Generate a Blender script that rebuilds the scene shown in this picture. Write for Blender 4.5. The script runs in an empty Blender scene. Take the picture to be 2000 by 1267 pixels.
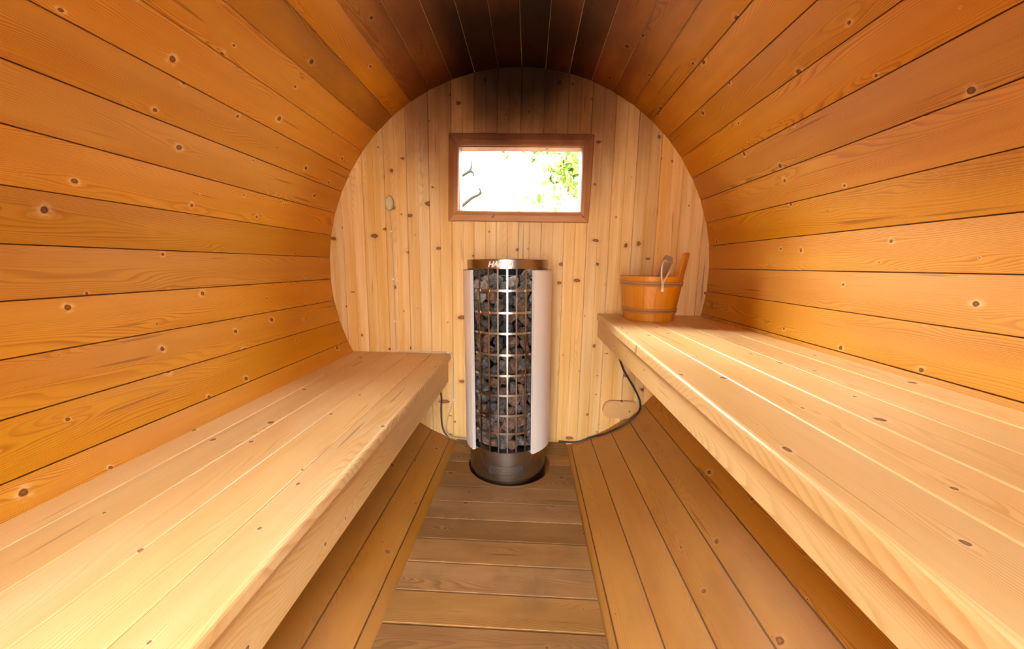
import bpy, bmesh, math, random
import numpy as np
from mathutils import Vector, Matrix, Euler

rnd = random.Random(7)
SC = bpy.context.scene
COL = SC.collection
PI = math.pi

# ------------------------------------------------------------------ camera, sky, exposure
CAM = Vector((0.0716, 0.0, 0.046))
_p, _y, _r = 9.02 * PI / 180, 2.44 * PI / 180, 0.92 * PI / 180
fwd = Vector((-math.sin(_y) * math.cos(_p), math.cos(_y) * math.cos(_p), -math.sin(_p)))
rt = fwd.cross(Vector((0, 0, 1))).normalized()
up = rt.cross(fwd)
R_ = math.cos(_r) * rt + math.sin(_r) * up
U_ = -math.sin(_r) * rt + math.cos(_r) * up
cd = bpy.data.cameras.new('camera')
cd.sensor_width = 36.0
cd.lens = 728.2 * 36.0 / 2000.0
cd.clip_start = 0.02
cd.clip_end = 300
cam = bpy.data.objects.new('camera', cd)
M = Matrix((R_, U_, -fwd)).transposed().to_4x4()
M.translation = CAM
cam.matrix_world = M
COL.objects.link(cam)
SC.camera = cam

SC.view_settings.view_transform = 'Standard'
SC.view_settings.look = 'None'
SC.view_settings.gamma = 1.0
SC.view_settings.use_curve_mapping = False
SC.view_settings.exposure = 0.07

SKY = 66.0
w = bpy.data.worlds.new('sky')
SC.world = w
w.use_nodes = True
_nt = w.node_tree
bg = _nt.nodes['Background']
bg.inputs[0].default_value = (0.95, 0.98, 1.0, 1)
# overcast sky: zenith three times as bright as the horizon
_tc = _nt.nodes.new('ShaderNodeTexCoord')
_sp = _nt.nodes.new('ShaderNodeSeparateXYZ')
_mr = _nt.nodes.new('ShaderNodeMapRange')
_nt.links.new(_tc.outputs['Generated'], _sp.inputs[0])
_nt.links.new(_sp.outputs[2], _mr.inputs[0])
_mr.inputs[3].default_value = SKY / 3
_mr.inputs[4].default_value = SKY
_nt.links.new(_mr.outputs[0], bg.inputs[1])
# hazy sun behind the end wall, shining in through the window
sl = bpy.data.lights.new('hazy_sun', 'SUN')
sl.energy = 34.0
sl.angle = math.radians(34)
sl.color = (1.0, 0.96, 0.9)
sun = bpy.data.objects.new('hazy_sun', sl)
_el, _az = math.radians(28), math.radians(39)
sun.rotation_euler = Vector((math.sin(_az) * math.cos(_el), -math.cos(_az) * math.cos(_el), -math.sin(_el))).to_track_quat('-Z', 'Y').to_euler()
COL.objects.link(sun)
SC.cycles.max_bounces = 11
SC.cycles.diffuse_bounces = 8
SC.cycles.glossy_bounces = 4
SC.cycles.transparent_max_bounces = 12
SC.cycles.sample_clamp_indirect = 12.0
SC.cycles.blur_glossy = 0.5


def portal(name, loc, rot, sx, sy):
    l = bpy.data.lights.new(name, 'AREA')
    l.shape = 'RECTANGLE'
    l.size, l.size_y = sx, sy
    l.cycles.is_portal = True
    o = bpy.data.objects.new(name, l)
    o.location = loc
    o.rotation_euler = rot
    COL.objects.link(o)
    return o


WY = 1.99          # inner face of the end wall
Y0 = -0.50         # inner face of the entrance wall behind the camera
OVER = 0.34        # how far the barrel runs past the end wall
DOOR = (-0.40, 0.18, -0.93, 0.585)
portal('window_portal', (0.015, WY + 0.07, 0.475), (PI / 2 * -1, 0, 0), 0.64, 0.32)
portal('door_portal', ((DOOR[0] + DOOR[1]) / 2, Y0 - 0.06, (DOOR[2] + DOOR[3]) / 2), (PI / 2, 0, 0), DOOR[1] - DOOR[0], DOOR[3] - DOOR[2])


# ------------------------------------------------------------------ materials
def mat_new(name):
    m = bpy.data.materials.new(name)
    m.use_nodes = True
    nt = m.node_tree
    for n in list(nt.nodes):
        nt.nodes.remove(n)
    return m, nt


class NB:
    """small node builder"""
    def __init__(s, nt):
        s.nt = nt

    def n(s, typ, **kw):
        nd = s.nt.nodes.new(typ)
        for k, v in kw.items():
            setattr(nd, k, v)
        return nd

    def link(s, a, b):
        s.nt.links.new(a, b)

    def put(s, sock, v):
        if isinstance(v, bpy.types.NodeSocket):
            s.nt.links.new(v, sock)
        else:
            sock.default_value = v

    def math(s, op, a, b=0.0, c=0.0, clamp=False):
        nd = s.n('ShaderNodeMath', operation=op, use_clamp=clamp)
        for i, v in enumerate((a, b, c)):
            s.put(nd.inputs[i], v)
        return nd.outputs[0]

    def vec(s, op, a, b=(0, 0, 0)):
        nd = s.n('ShaderNodeVectorMath', operation=op)
        s.put(nd.inputs[0], a)
        s.put(nd.inputs[1], b)
        return nd.outputs['Value'] if op in ('LENGTH', 'DISTANCE', 'DOT_PRODUCT') else nd.outputs[0]

    def comb(s, x, y, z=0.0):
        nd = s.n('ShaderNodeCombineXYZ')
        s.put(nd.inputs[0], x); s.put(nd.inputs[1], y); s.put(nd.inputs[2], z)
        return nd.outputs[0]

    def sep(s, v):
        nd = s.n('ShaderNodeSeparateXYZ')
        s.put(nd.inputs[0], v)
        return nd.outputs

    def noise(s, v, scale=1.0, detail=2.0, rough=0.5, dim='3D'):
        nd = s.n('ShaderNodeTexNoise', noise_dimensions=dim)
        s.put(nd.inputs['Vector'], v)
        nd.inputs['Scale'].default_value = scale
        nd.inputs['Detail'].default_value = detail
        nd.inputs['Roughness'].default_value = rough
        return nd.outputs[0]

    def smooth(s, v, a, b, lo=0.0, hi=1.0):
        nd = s.n('ShaderNodeMapRange', interpolation_type='SMOOTHSTEP')
        s.put(nd.inputs[0], v)
        for i, q in enumerate((a, b, lo, hi)):
            s.put(nd.inputs[i + 1], q)
        return nd.outputs[0]

    def lin(s, v, a, b, lo=0.0, hi=1.0):
        nd = s.n('ShaderNodeMapRange')
        s.put(nd.inputs[0], v)
        for i, q in enumerate((a, b, lo, hi)):
            s.put(nd.inputs[i + 1], q)
        return nd.outputs[0]

    def mix(s, f, a, b, mode='MIX'):
        nd = s.n('ShaderNodeMix', data_type='RGBA', blend_type=mode)
        s.put(nd.inputs[0], f)
        s.put(nd.inputs[6], a if isinstance(a, bpy.types.NodeSocket) else tuple(a) + (1,))
        s.put(nd.inputs[7], b if isinstance(b, bpy.types.NodeSocket) else tuple(b) + (1,))
        return nd.outputs[2]


def wood(name, base, dark, pale, knot=(0.10, 0.035, 0.012), halo=(0.9, 0.62, 0.3), knot_amt=0.5, halo_amt=0.5,
         ring=0.55, freq=250.0, warp=42.0, rough=0.42, vary=0.25, soot=False, wear=0.0, spec=0.4, kr=0.0062, fibre=0.25, spike=0.75, bandu=2.3, bandv=9.0):
    """spruce board: u (metres) runs along the grain, v across it"""
    m, nt = mat_new(name)
    b = NB(nt)
    uv = b.n('ShaderNodeUVMap', uv_map='UVMap').outputs[0]
    info = b.n('ShaderNodeObjectInfo')
    colr = b.sep(info.outputs['Color'])
    u, v, _ = b.sep(uv)
    # nearest knot, measured in metres
    ca, cb = 4.2, 11.0
    vor = b.n('ShaderNodeTexVoronoi', voronoi_dimensions='2D', feature='F1')
    b.put(vor.inputs['Vector'], b.comb(b.math('MULTIPLY', u, ca), b.math('MULTIPLY', v, cb)))
    vor.inputs['Scale'].default_value = 1.0
    pos = b.sep(vor.outputs['Position'])
    vc = b.sep(vor.outputs['Color'])
    du = b.math('SUBTRACT', u, b.math('DIVIDE', pos[0], ca))
    dv = b.math('SUBTRACT', v, b.math('DIVIDE', pos[1], cb))
    have = b.math('LESS_THAN', vc[0], knot_amt)
    kw = b.noise(b.comb(b.math('MULTIPLY', u, 60), b.math('MULTIPLY', v, 60)), 1.0, 1.0)
    dk = b.vec('LENGTH', b.comb(b.math('MULTIPLY', du, 0.85), b.math('MULTIPLY', dv, b.lin(vc[2], 0, 1, spike, 1.1))))
    dk = b.math('ADD', dk, b.math('MULTIPLY', b.math('SUBTRACT', kw, 0.5), 0.006))
    rad = b.math('MULTIPLY', b.math('ADD', b.math('MULTIPLY', b.math('POWER', vc[1], 1.6), 1.1), 0.22), kr)
    rel = b.math('DIVIDE', dk, rad)
    core = b.math('MULTIPLY', b.smooth(rel, 0.75, 1.15, 1.0, 0.0), have)
    hal = b.math('MULTIPLY', b.math('POWER', b.smooth(rel, 0.9, 3.4, 1.0, 0.0), 1.8), b.math('MULTIPLY', have, b.smooth(b.noise(b.comb(b.math('MULTIPLY', u, 45), b.math('MULTIPLY', v, 90), 2.0), 1.0, 2.0), 0.3, 0.65)))
    far = b.math('MULTIPLY', b.math('EXPONENT', b.math('MULTIPLY', b.math('POWER', b.vec('LENGTH', b.comb(b.math('MULTIPLY', du, 0.35), dv)), 2.0), -1 / (0.020 ** 2))), have)
    # growth rings
    n1 = b.noise(b.comb(b.math('MULTIPLY', u, 1.1), b.math('MULTIPLY', v, 9.0), 0.0), 1.0, 1.0, 0.4)
    vw = b.math('SUBTRACT', v, b.math('MULTIPLY', b.math('MULTIPLY', dv, far), 0.75))
    q = b.math('ADD', b.math('MULTIPLY', vw, freq), b.math('MULTIPLY', n1, warp))
    fr = b.math('FRACT', q)
    late = b.math('MULTIPLY', b.smooth(fr, 0.35, 0.88, 0.0, 1.0), b.smooth(fr, 0.9, 1.0, 1.0, 0.0))
    amp = b.noise(b.comb(b.math('MULTIPLY', u, 0.7), b.math('MULTIPLY', v, 22.0), 3.3), 1.0, 2.0)
    late = b.math('MULTIPLY', late, b.smooth(amp, 0.3, 0.75, 0.35, 1.0))
    fib = b.noise(b.comb(b.math('MULTIPLY', u, 5.0), b.math('MULTIPLY', v, 420.0), 7.1), 1.0, 2.0)
    blot = b.noise(b.comb(b.math('MULTIPLY', u, bandu), b.math('MULTIPLY', v, bandv), 1.7), 1.0, 3.0, 0.6)
    c = b.mix(b.smooth(blot, 0.3, 0.72), base, pale)
    c = b.mix(b.math('MULTIPLY', late, ring), c, dark)
    c = b.mix(b.math('MULTIPLY', b.smooth(fib, 0.5, 0.8), fibre), c, dark)
    res = b.noise(b.comb(b.math('MULTIPLY', u, 2.6), b.math('MULTIPLY', v, 52.0), 9.4), 1.0, 1.0)
    c = b.mix(b.math('MULTIPLY', b.smooth(res, 0.715, 0.77), 0.55), c, tuple(k_ * 0.55 for k_ in dark))
    c = b.mix(b.math('MULTIPLY', hal, halo_amt), c, halo)
    c = b.mix(b.math('MULTIPLY', core, 0.92), c, b.mix(b.smooth(rel, 0.15, 0.8), tuple(min(1, k_ * 2.2) for k_ in knot), knot))
    # board to board differences
    hsv = b.n('ShaderNodeHueSaturation')
    b.put(hsv.inputs['Color'], c)
    b.put(hsv.inputs['Hue'], b.lin(colr[1], 0, 1, 0.5 - 0.008 * vary, 0.5 + 0.008 * vary))
    b.put(hsv.inputs['Saturation'], b.lin(colr[2], 0, 1, 1 - 0.3 * vary, 1 + 0.2 * vary))
    b.put(hsv.inputs['Value'], b.lin(colr[0], 0, 1, 1 - vary, 1 + vary * 0.7))
    c = hsv.outputs[0]
    rg = b.math('ADD', b.lin(blot, 0.3, 0.7, rough - 0.05, rough + 0.08), b.math('MULTIPLY', core, 0.35))
    P3 = b.n('ShaderNodeNewGeometry').outputs['Position']
    if wear:
        d = b.noise(P3, 5.0, 4.0, 0.6)
        c = b.mix(b.math('MULTIPLY', b.smooth(d, 0.45, 0.75), wear), c, (0.13, 0.072, 0.034))
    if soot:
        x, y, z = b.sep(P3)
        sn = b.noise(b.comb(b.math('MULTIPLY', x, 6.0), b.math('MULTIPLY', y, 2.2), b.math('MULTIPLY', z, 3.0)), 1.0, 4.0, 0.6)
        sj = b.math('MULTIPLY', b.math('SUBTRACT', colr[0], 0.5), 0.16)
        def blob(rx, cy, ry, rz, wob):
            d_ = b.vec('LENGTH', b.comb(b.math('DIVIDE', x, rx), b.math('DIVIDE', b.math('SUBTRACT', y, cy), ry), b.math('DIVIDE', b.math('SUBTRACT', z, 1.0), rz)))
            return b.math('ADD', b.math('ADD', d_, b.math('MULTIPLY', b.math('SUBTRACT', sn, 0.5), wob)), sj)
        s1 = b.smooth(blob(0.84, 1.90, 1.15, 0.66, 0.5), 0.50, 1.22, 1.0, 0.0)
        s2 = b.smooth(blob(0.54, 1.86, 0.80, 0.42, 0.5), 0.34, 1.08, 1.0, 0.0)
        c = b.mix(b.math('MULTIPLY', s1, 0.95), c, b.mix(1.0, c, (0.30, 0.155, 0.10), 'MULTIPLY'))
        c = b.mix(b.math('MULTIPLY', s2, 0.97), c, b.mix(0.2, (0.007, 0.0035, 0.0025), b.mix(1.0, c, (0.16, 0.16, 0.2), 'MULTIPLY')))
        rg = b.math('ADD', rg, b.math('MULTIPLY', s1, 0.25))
    bs = b.n('ShaderNodeBsdfPrincipled')
    b.put(bs.inputs['Base Color'], c)
    b.put(bs.inputs['Roughness'], rg)
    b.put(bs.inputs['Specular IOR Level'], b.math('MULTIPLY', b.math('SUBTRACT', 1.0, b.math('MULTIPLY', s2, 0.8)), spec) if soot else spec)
    bmp = b.n('ShaderNodeBump')
    bmp.inputs['Strength'].default_value = 0.22
    bmp.inputs['Distance'].default_value = 0.002
    b.put(bmp.inputs['Height'], b.math('ADD', b.math('MULTIPLY', late, 0.22), b.math('SUBTRACT', b.math('MULTIPLY', fib, 0.12), b.math('MULTIPLY', core, 0.25))))
    b.link(bmp.outputs[0], bs.inputs['Normal'])
    out = b.n('ShaderNodeOutputMaterial')
    b.link(bs.outputs[0], out.inputs[0])
    return m


def simple(name, col, rough=0.5, metal=0.0, spec=0.5, bump=0.0, bscale=200.0, mottle=0.0, mcol=(0, 0, 0), mscale=30.0):
    m, nt = mat_new(name)
    b = NB(nt)
    bs = b.n('ShaderNodeBsdfPrincipled')
    tc = b.n('ShaderNodeTexCoord').outputs['Object']
    if mottle:
        f = b.noise(tc, mscale, 4.0, 0.65)
        b.put(bs.inputs['Base Color'], b.mix(b.math('MULTIPLY', b.smooth(f, 0.38, 0.7), mottle), col, mcol))
    else:
        bs.inputs['Base Color'].default_value = tuple(col) + (1,)
    bs.inputs['Roughness'].default_value = rough
    bs.inputs['Metallic'].default_value = metal
    bs.inputs['Specular IOR Level'].default_value = spec
    if bump:
        bm_ = b.n('ShaderNodeBump')
        bm_.inputs['Strength'].default_value = bump
        bm_.inputs['Distance'].default_value = 0.002 if bscale > 20 else 0.006
        b.put(bm_.inputs['Height'], b.noise(tc, bscale, 4.0, 0.6))
        b.link(bm_.outputs[0], bs.inputs['Normal'])
    out = b.n('ShaderNodeOutputMaterial')
    b.link(bs.outputs[0], out.inputs[0])
    return m


MAT = {}
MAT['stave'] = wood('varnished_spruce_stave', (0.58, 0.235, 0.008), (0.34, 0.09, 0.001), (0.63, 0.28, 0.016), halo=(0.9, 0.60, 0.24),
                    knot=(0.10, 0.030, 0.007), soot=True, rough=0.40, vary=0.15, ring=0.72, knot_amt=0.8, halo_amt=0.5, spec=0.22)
MAT['tongue'] = wood('unvarnished_tongue', (0.82, 0.50, 0.16), (0.7, 0.36, 0.1), (0.86, 0.55, 0.2), knot_amt=0.0, vary=0.1)
MAT['groove'] = wood('dark_groove', (0.16, 0.07, 0.02), (0.10, 0.04, 0.01), (0.2, 0.09, 0.03), knot_amt=0.0, vary=0.2)
MAT['panel'] = wood('spruce_panelling', (0.78, 0.44, 0.105), (0.58, 0.265, 0.048), (0.94, 0.68, 0.32), knot=(0.15, 0.048, 0.012), halo=(0.60, 0.28, 0.08),
                    halo_amt=0.5, knot_amt=0.8, soot=True, vary=0.13, ring=0.4, rough=0.45, kr=0.0078, spike=0.28, bandu=0.9, bandv=26.0)
MAT['bench'] = wood('bench_spruce', (0.74, 0.48, 0.19), (0.52, 0.255, 0.06), (0.8, 0.57, 0.27), knot=(0.15, 0.055, 0.016), halo=(0.88, 0.66, 0.4),
                    vary=0.09, ring=0.6, rough=0.40, knot_amt=0.8, spec=0.5)
MAT['duck'] = wood('worn_duckboard', (0.245, 0.115, 0.031), (0.105, 0.04, 0.009), (0.33, 0.17, 0.056), knot=(0.10, 0.04, 0.015), halo=(0.4, 0.2, 0.08),
                   vary=0.2, ring=0.6, wear=0.55, rough=0.6, knot_amt=0.75, spec=0.25, kr=0.0075)
MAT['floorstave'] = wood('floor_stave_spruce', (0.37, 0.145, 0.013), (0.25, 0.078, 0.004), (0.43, 0.19, 0.025), knot=(0.12, 0.045, 0.015), halo=(0.55, 0.26, 0.08),
                         vary=0.14, ring=0.42, wear=0.16, rough=0.42, knot_amt=0.5)
MAT['frame'] = wood('window_frame_wood', (0.44, 0.18, 0.045), (0.32, 0.115, 0.025), (0.5, 0.22, 0.065), knot=(0.12, 0.04, 0.015), halo=(0.4, 0.17, 0.05),
                    vary=0.08, ring=0.3, soot=True, knot_amt=0.3)
MAT['bucket'] = wood('bucket_wood', (0.6, 0.21, 0.008), (0.42, 0.115, 0.003), (0.68, 0.27, 0.015), knot_amt=0.05, vary=0.08, ring=0.45, rough=0.35)
MAT['hoop'] = simple('bucket_hoop', (0.40, 0.19, 0.07), 0.28, 0.0, 0.6)
MAT['ladle'] = wood('ladle_wood', (0.36, 0.22, 0.11), (0.25, 0.14, 0.06), (0.42, 0.27, 0.14), knot_amt=0.0, vary=0.05)
MAT['rope'] = simple('cotton_rope', (0.80, 0.66, 0.48), 0.9, bump=0.6, bscale=700)
MAT['white'] = simple('white_enamel', (0.74, 0.70, 0.66), 0.38)
MAT['steel'] = simple('polished_steel', (0.36, 0.33, 0.31), 0.27, 1.0)
MAT['brushed'] = simple('brushed_steel', (0.55, 0.50, 0.47), 0.24, 1.0)
MAT['basemark'] = simple('dark_base_mark', (0.03, 0.022, 0.018), 0.7)
MAT['black'] = simple('black_core', (0.018, 0.017, 0.017), 0.8)
MAT['letter'] = simple('white_lettering', (0.9, 0.9, 0.88), 0.4)
MAT['rock'] = [simple('dark_grey_rock', (0.060, 0.057, 0.056), 0.9, bump=1.0, bscale=5, mottle=0.9, mcol=(0.17, 0.15, 0.135), mscale=2.6, spec=0.3),
               simple('brown_rock', (0.090, 0.050, 0.034), 0.9, bump=1.0, bscale=5, mottle=0.9, mcol=(0.21, 0.13, 0.09), mscale=2.6, spec=0.3),
               simple('black_rock', (0.028, 0.028, 0.029), 0.85, bump=1.0, bscale=5, mottle=0.8, mcol=(0.11, 0.10, 0.095), mscale=3, spec=0.35),
               simple('pale_dusty_rock', (0.19, 0.17, 0.145), 0.9, bump=1.0, bscale=5, mottle=0.9, mcol=(0.40, 0.36, 0.31), mscale=2.4, spec=0.3)]
MAT['sensor'] = simple('cream_plastic', (0.62, 0.54, 0.30), 0.45)
MAT['sensorrim'] = simple('grey_rim', (0.22, 0.16, 0.09), 0.5)
MAT['cordgrey'] = simple('pale_grey_cord', (0.60, 0.50, 0.42), 0.5)
MAT['cordbrown'] = simple('brown_cable', (0.07, 0.022, 0.012), 0.45)
MAT['cordblack'] = simple('black_cable', (0.02, 0.016, 0.014), 0.45)
MAT['clip'] = simple('white_clip', (0.88, 0.87, 0.84), 0.4)
MAT['vent'] = wood('vent_cover_wood', (0.62, 0.35, 0.13), (0.52, 0.27, 0.09), (0.66, 0.39, 0.16), knot_amt=0.1, vary=0.05, ring=0.2)
MAT['bark'] = simple('grey_bark', (0.016, 0.017, 0.013), 0.9, mottle=0.6, mcol=(0.024, 0.028, 0.018), spec=0.03)
MAT['leaf'] = simple('green_leaf', (0.035, 0.085, 0.004), 0.7, spec=0.1)
MAT['glareleaf'] = simple('pink_glare_leaf', (0.26, 0.13, 0.085), 0.8, spec=0.05)  # pinkish glare of overexposed leaves, put into the leaf colour
MAT['grass'] = simple('grass_ground', (0.055, 0.062, 0.03), 0.9, mottle=0.8, mcol=(0.075, 0.06, 0.04), mscale=3)
m, nt = mat_new('window_glass')
_b = NB(nt)
tr = _b.n('ShaderNodeBsdfTransparent'); gl = _b.n('ShaderNodeBsdfGlossy'); gl.inputs['Roughness'].default_value = 0.02
mx = _b.n('ShaderNodeMixShader'); mx.inputs[0].default_value = 0.06
tr.inputs[0].default_value = (0.95, 0.97, 0.96, 1)
o_ = _b.n('ShaderNodeOutputMaterial')
_b.link(tr.outputs[0], mx.inputs[1]); _b.link(gl.outputs[0], mx.inputs[2]); _b.link(mx.outputs[0], o_.inputs[0])
MAT['glass'] = m


# ------------------------------------------------------------------ builders
def link(o, parent=None):
    COL.objects.link(o)
    if parent:
        o.parent = parent
    return o


def empty(name, loc=(0, 0, 0), rot=(0, 0, 0), kind=None, label=None, cat=None, group=None):
    o = bpy.data.objects.new(name, None)
    o.empty_display_size = 0.05
    o.location = loc
    o.rotation_euler = rot
    link(o)
    tag(o, label, cat, group, kind)
    return o


def tag(o, label=None, cat=None, group=None, kind=None):
    if label: o['label'] = label
    if cat: o['category'] = cat
    if group: o['group'] = group
    if kind: o['kind'] = kind
    return o


def mesh_obj(name, verts, faces, mats, parent=None, midx=None, uvs=None, smooth=False):
    me = bpy.data.meshes.new(name)
    me.from_pydata([tuple(v) for v in verts], [], faces)
    if not isinstance(mats, (list, tuple)): mats = [mats]
    for m_ in mats: me.materials.append(m_)
    if midx is not None:
        me.polygons.foreach_set('material_index', midx)
    ul = me.uv_layers.new(name='UVMap')
    if uvs is not None:
        k = 0
        for f in uvs:
            for c in f:
                ul.data[k].uv = c
                k += 1
    if smooth:
        me.polygons.foreach_set('use_smooth', [True] * len(me.polygons))
    me.update()
    o = bpy.data.objects.new(name, me)
    o.color = (rnd.random(), rnd.random(), rnd.random(), 1)
    return link(o, parent)


def bm_obj(name, bm, mats, parent=None, smooth=False):
    me = bpy.data.meshes.new(name)
    bmesh.ops.recalc_face_normals(bm, faces=bm.faces)
    bm.to_mesh(me)
    bm.free()
    if not isinstance(mats, (list, tuple)): mats = [mats]
    for m_ in mats: me.materials.append(m_)
    if not me.uv_layers: me.uv_layers.new(name='UVMap')
    if smooth:
        me.polygons.foreach_set('use_smooth', [True] * len(me.polygons))
    o = bpy.data.objects.new(name, me)
    o.color = (rnd.random(), rnd.random(), rnd.random(), 1)
    return link(o, parent)


def board(name, prof, place, mat, parent=None, u0=0.0, u1=1.0, midx=None, cut0=None, cut1=None, flip=False):
    """Timber of any cross-section. prof: closed list of (a, b); place(a, b, u) -> point; grain runs along u.
    cut0/cut1(a) give the ends of the timber for every a (slanted or arched ends)."""
    n = len(prof)
    ou, ov = rnd.uniform(0, 90), rnd.uniform(0, 90)
    peri = [0.0]
    for i in range(n):
        p, q = prof[i], prof[(i + 1) % n]
        peri.append(peri[-1] + math.hypot(q[0] - p[0], q[1] - p[1]))
    e0 = [cut0(a) if cut0 else u0 for a, b in prof]
    e1 = [cut1(a) if cut1 else u1 for a, b in prof]
    V = [place(a, b, e0[i]) for i, (a, b) in enumerate(prof)] + [place(a, b, e1[i]) for i, (a, b) in enumerate(prof)]
    F, UV, MI = [], [], []
    for i in range(n):
        j = (i + 1) % n
        F.append((i, j, n + j, n + i))
        UV.append([(ou + e0[i], ov + peri[i]), (ou + e0[j], ov + peri[i + 1]), (ou + e1[j], ov + peri[i + 1]), (ou + e1[i], ov + peri[i])])
        MI.append(midx[i] if midx else 0)
    F.append(tuple(range(n - 1, -1, -1))); UV.append([(ou + 5 + prof[i][1], ov + prof[i][0]) for i in range(n - 1, -1, -1)]); MI.append(0)
    F.append(tuple(range(n, 2 * n))); UV.append([(ou + 7 + prof[i][1], ov + prof[i][0]) for i in range(n)]); MI.append(0)
    if flip:
        F = [f[::-1] for f in F]; UV = [x[::-1] for x in UV]
    o = mesh_obj(name, V, F, mat, parent, MI, UV)
    return o


def box_prof(x0, x1, z0, z1, c=0.002):
    return [(x0 + c, z0), (x1 - c, z0), (x1, z0 + c), (x1, z1 - c), (x1 - c, z1), (x0 + c, z1), (x0, z1 - c), (x0, z0 + c)]


def tube(name, pts, r, mat, parent=None, seg=8, sub=6, rads=None):
    """smooth tube through points (Catmull-Rom)"""
    P = [Vector(p) for p in pts]
    path, rr = [], []
    for i in range(len(P) - 1):
        p0 = P[max(i - 1, 0)]; p1 = P[i]; p2 = P[i + 1]; p3 = P[min(i + 2, len(P) - 1)]
        for k in range(sub):
            t = k / sub
            path.append(0.5 * ((2 * p1) + (p2 - p0) * t + (2 * p0 - 5 * p1 + 4 * p2 - p3) * t * t + (3 * p1 - p0 - 3 * p2 + p3) * t ** 3))
            rr.append((rads[i] * (1 - t) + rads[i + 1] * t) if rads else r)
    path.append(P[-1]); rr.append(rads[-1] if rads else r)
    V, F = [], []
    nrm = None
    for i, p in enumerate(path):
        t = (path[min(i + 1, len(path) - 1)] - path[max(i - 1, 0)]).normalized()
        if nrm is None:
            nrm = t.orthogonal().normalized()
        nrm = (nrm - t * nrm.dot(t)).normalized()
        bn = t.cross(nrm)
        for k in range(seg):
            a = 2 * PI * k / seg
            V.append(p + (nrm * math.cos(a) + bn * math.sin(a)) * rr[i])
    for i in range(len(path) - 1):
        for k in range(seg):
            F.append((i * seg + k, i * seg + (k + 1) % seg, (i + 1) * seg + (k + 1) % seg, (i + 1) * seg + k))
    F.append(tuple(range(seg - 1, -1, -1)))
    F.append(tuple((len(path) - 1) * seg + k for k in range(seg)))
    return mesh_obj(name, V, F, mat, parent, smooth=True)


def lathe(name, prof, mat, parent=None, seg=48, a0=0.0, a1=2 * PI, closed_prof=False, smooth=True):
    """revolve (r, z) points about z; a measured from -y (towards the viewer)"""
    full = abs(a1 - a0 - 2 * PI) < 1e-6
    n = len(prof); ns = seg if full else seg + 1
    V, F = [], []
    for k in range(ns):
        a = a0 + (a1 - a0) * k / seg
        for r, z in prof:
            V.append((r * math.sin(a), -r * math.cos(a), z))
    m_ = n if closed_prof else n - 1
    for k in range(seg):
        k2 = (k + 1) % ns
        for i in range(m_):
            j = (i + 1) % n
            F.append((k * n + i, k2 * n + i, k2 * n + j, k * n + j))
    if closed_prof and not full:
        F.append(tuple(range(n - 1, -1, -1)))
        F.append(tuple((ns - 1) * n + i for i in range(n)))
    bm = bmesh.new()
    vs = [bm.verts.new(v) for v in V]
    for f in F:
        try: bm.faces.new([vs[i] for i in f])
        except ValueError: pass
    bmesh.ops.remove_doubles(bm, verts=bm.verts, dist=1e-6)
    o = bm_obj(name, bm, mat, parent, smooth)
    if smooth:
        me = o.data
        me.polygons.foreach_set('use_smooth', [True] * len(me.polygons))
        try: me.set_sharp_from_angle(angle=math.radians(35))
        except Exception: pass
    return o


# ------------------------------------------------------------------ the barrel
RB = 1.0
NS = 54
STEP = 2 * PI / NS
PH = math.radians(0.84)
YB = WY + OVER
YF = Y0 - 0.38  # unseen overhang past the entrance, length set to trim steep skylight
ceiling = empty('ceiling', kind='structure')
wall_left = empty('wall_left', kind='structure')
wall_right = empty('wall_right', kind='structure')
floor_ = empty('floor', kind='structure')
tag(ceiling, 'soot-darkened varnished staves forming the vaulted ceiling')
tag(floor_, 'curved floor of varnished staves under the duckboard')
for k in range(NS):
    th = PH + (k + 0.5) * STEP          # 0 = top, clockwise (to the right)
    thd = math.degrees((th + PI) % (2 * PI) - PI)
    if abs(thd) < 48: par, mt, gap = ceiling, 'stave', 0.0026
    elif abs(thd) > 137: par, mt, gap = floor_, 'floorstave', 0.0030
    else: par, mt, gap = (wall_right if thd > 0 else wall_left), 'stave', 0.0022
    hw = RB * math.tan(STEP / 2)
    g = gap / 2 * rnd.uniform(0.7, 1.3); c = 0.0012; dep = 0.009; T = 0.042
    dr = rnd.uniform(-0.0008, 0.0010)
    hd = (RB + dep) * math.tan(STEP / 2); hT = (RB + T) * math.tan(STEP / 2)
    prof = [(-hw + g + c, dr), (hw - g - c, dr), (hw - g, dr + c), (hw - g + dep * 0.02, dep), (hd, dep), (hT, T), (-hT, T), (-hd, dep), (-hw + g - dep * 0.02, dep), (-hw + g, dr + c)]
    mi = [0, 0, 0, 1, 0, 0, 0, 1, 0, 0]
    ct, st = math.cos(th), math.sin(th)

    def pl(a, b, u, ct=ct, st=st):
        r = RB + b
        return (r * st + a * ct, u, r * ct - a * st)
    light = abs(thd) < 62 and rnd.random() < 0.75
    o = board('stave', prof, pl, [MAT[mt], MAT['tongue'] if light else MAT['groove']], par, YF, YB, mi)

# ------------------------------------------------------------------ end wall of vertical boards
wall_back = empty('wall_back', kind='structure')
tag(wall_back, 'end wall of vertical knotty spruce boards around the window')
PX0, PP = 0.014, 0.1168
HX0, HX1, HZ0, HZ1 = PX0 - 3 * PP, PX0 + 3 * PP, 0.297, 0.660


def arc(x):
    return math.sqrt(max(1.004 ** 2 - x * x, 0.0))


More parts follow.
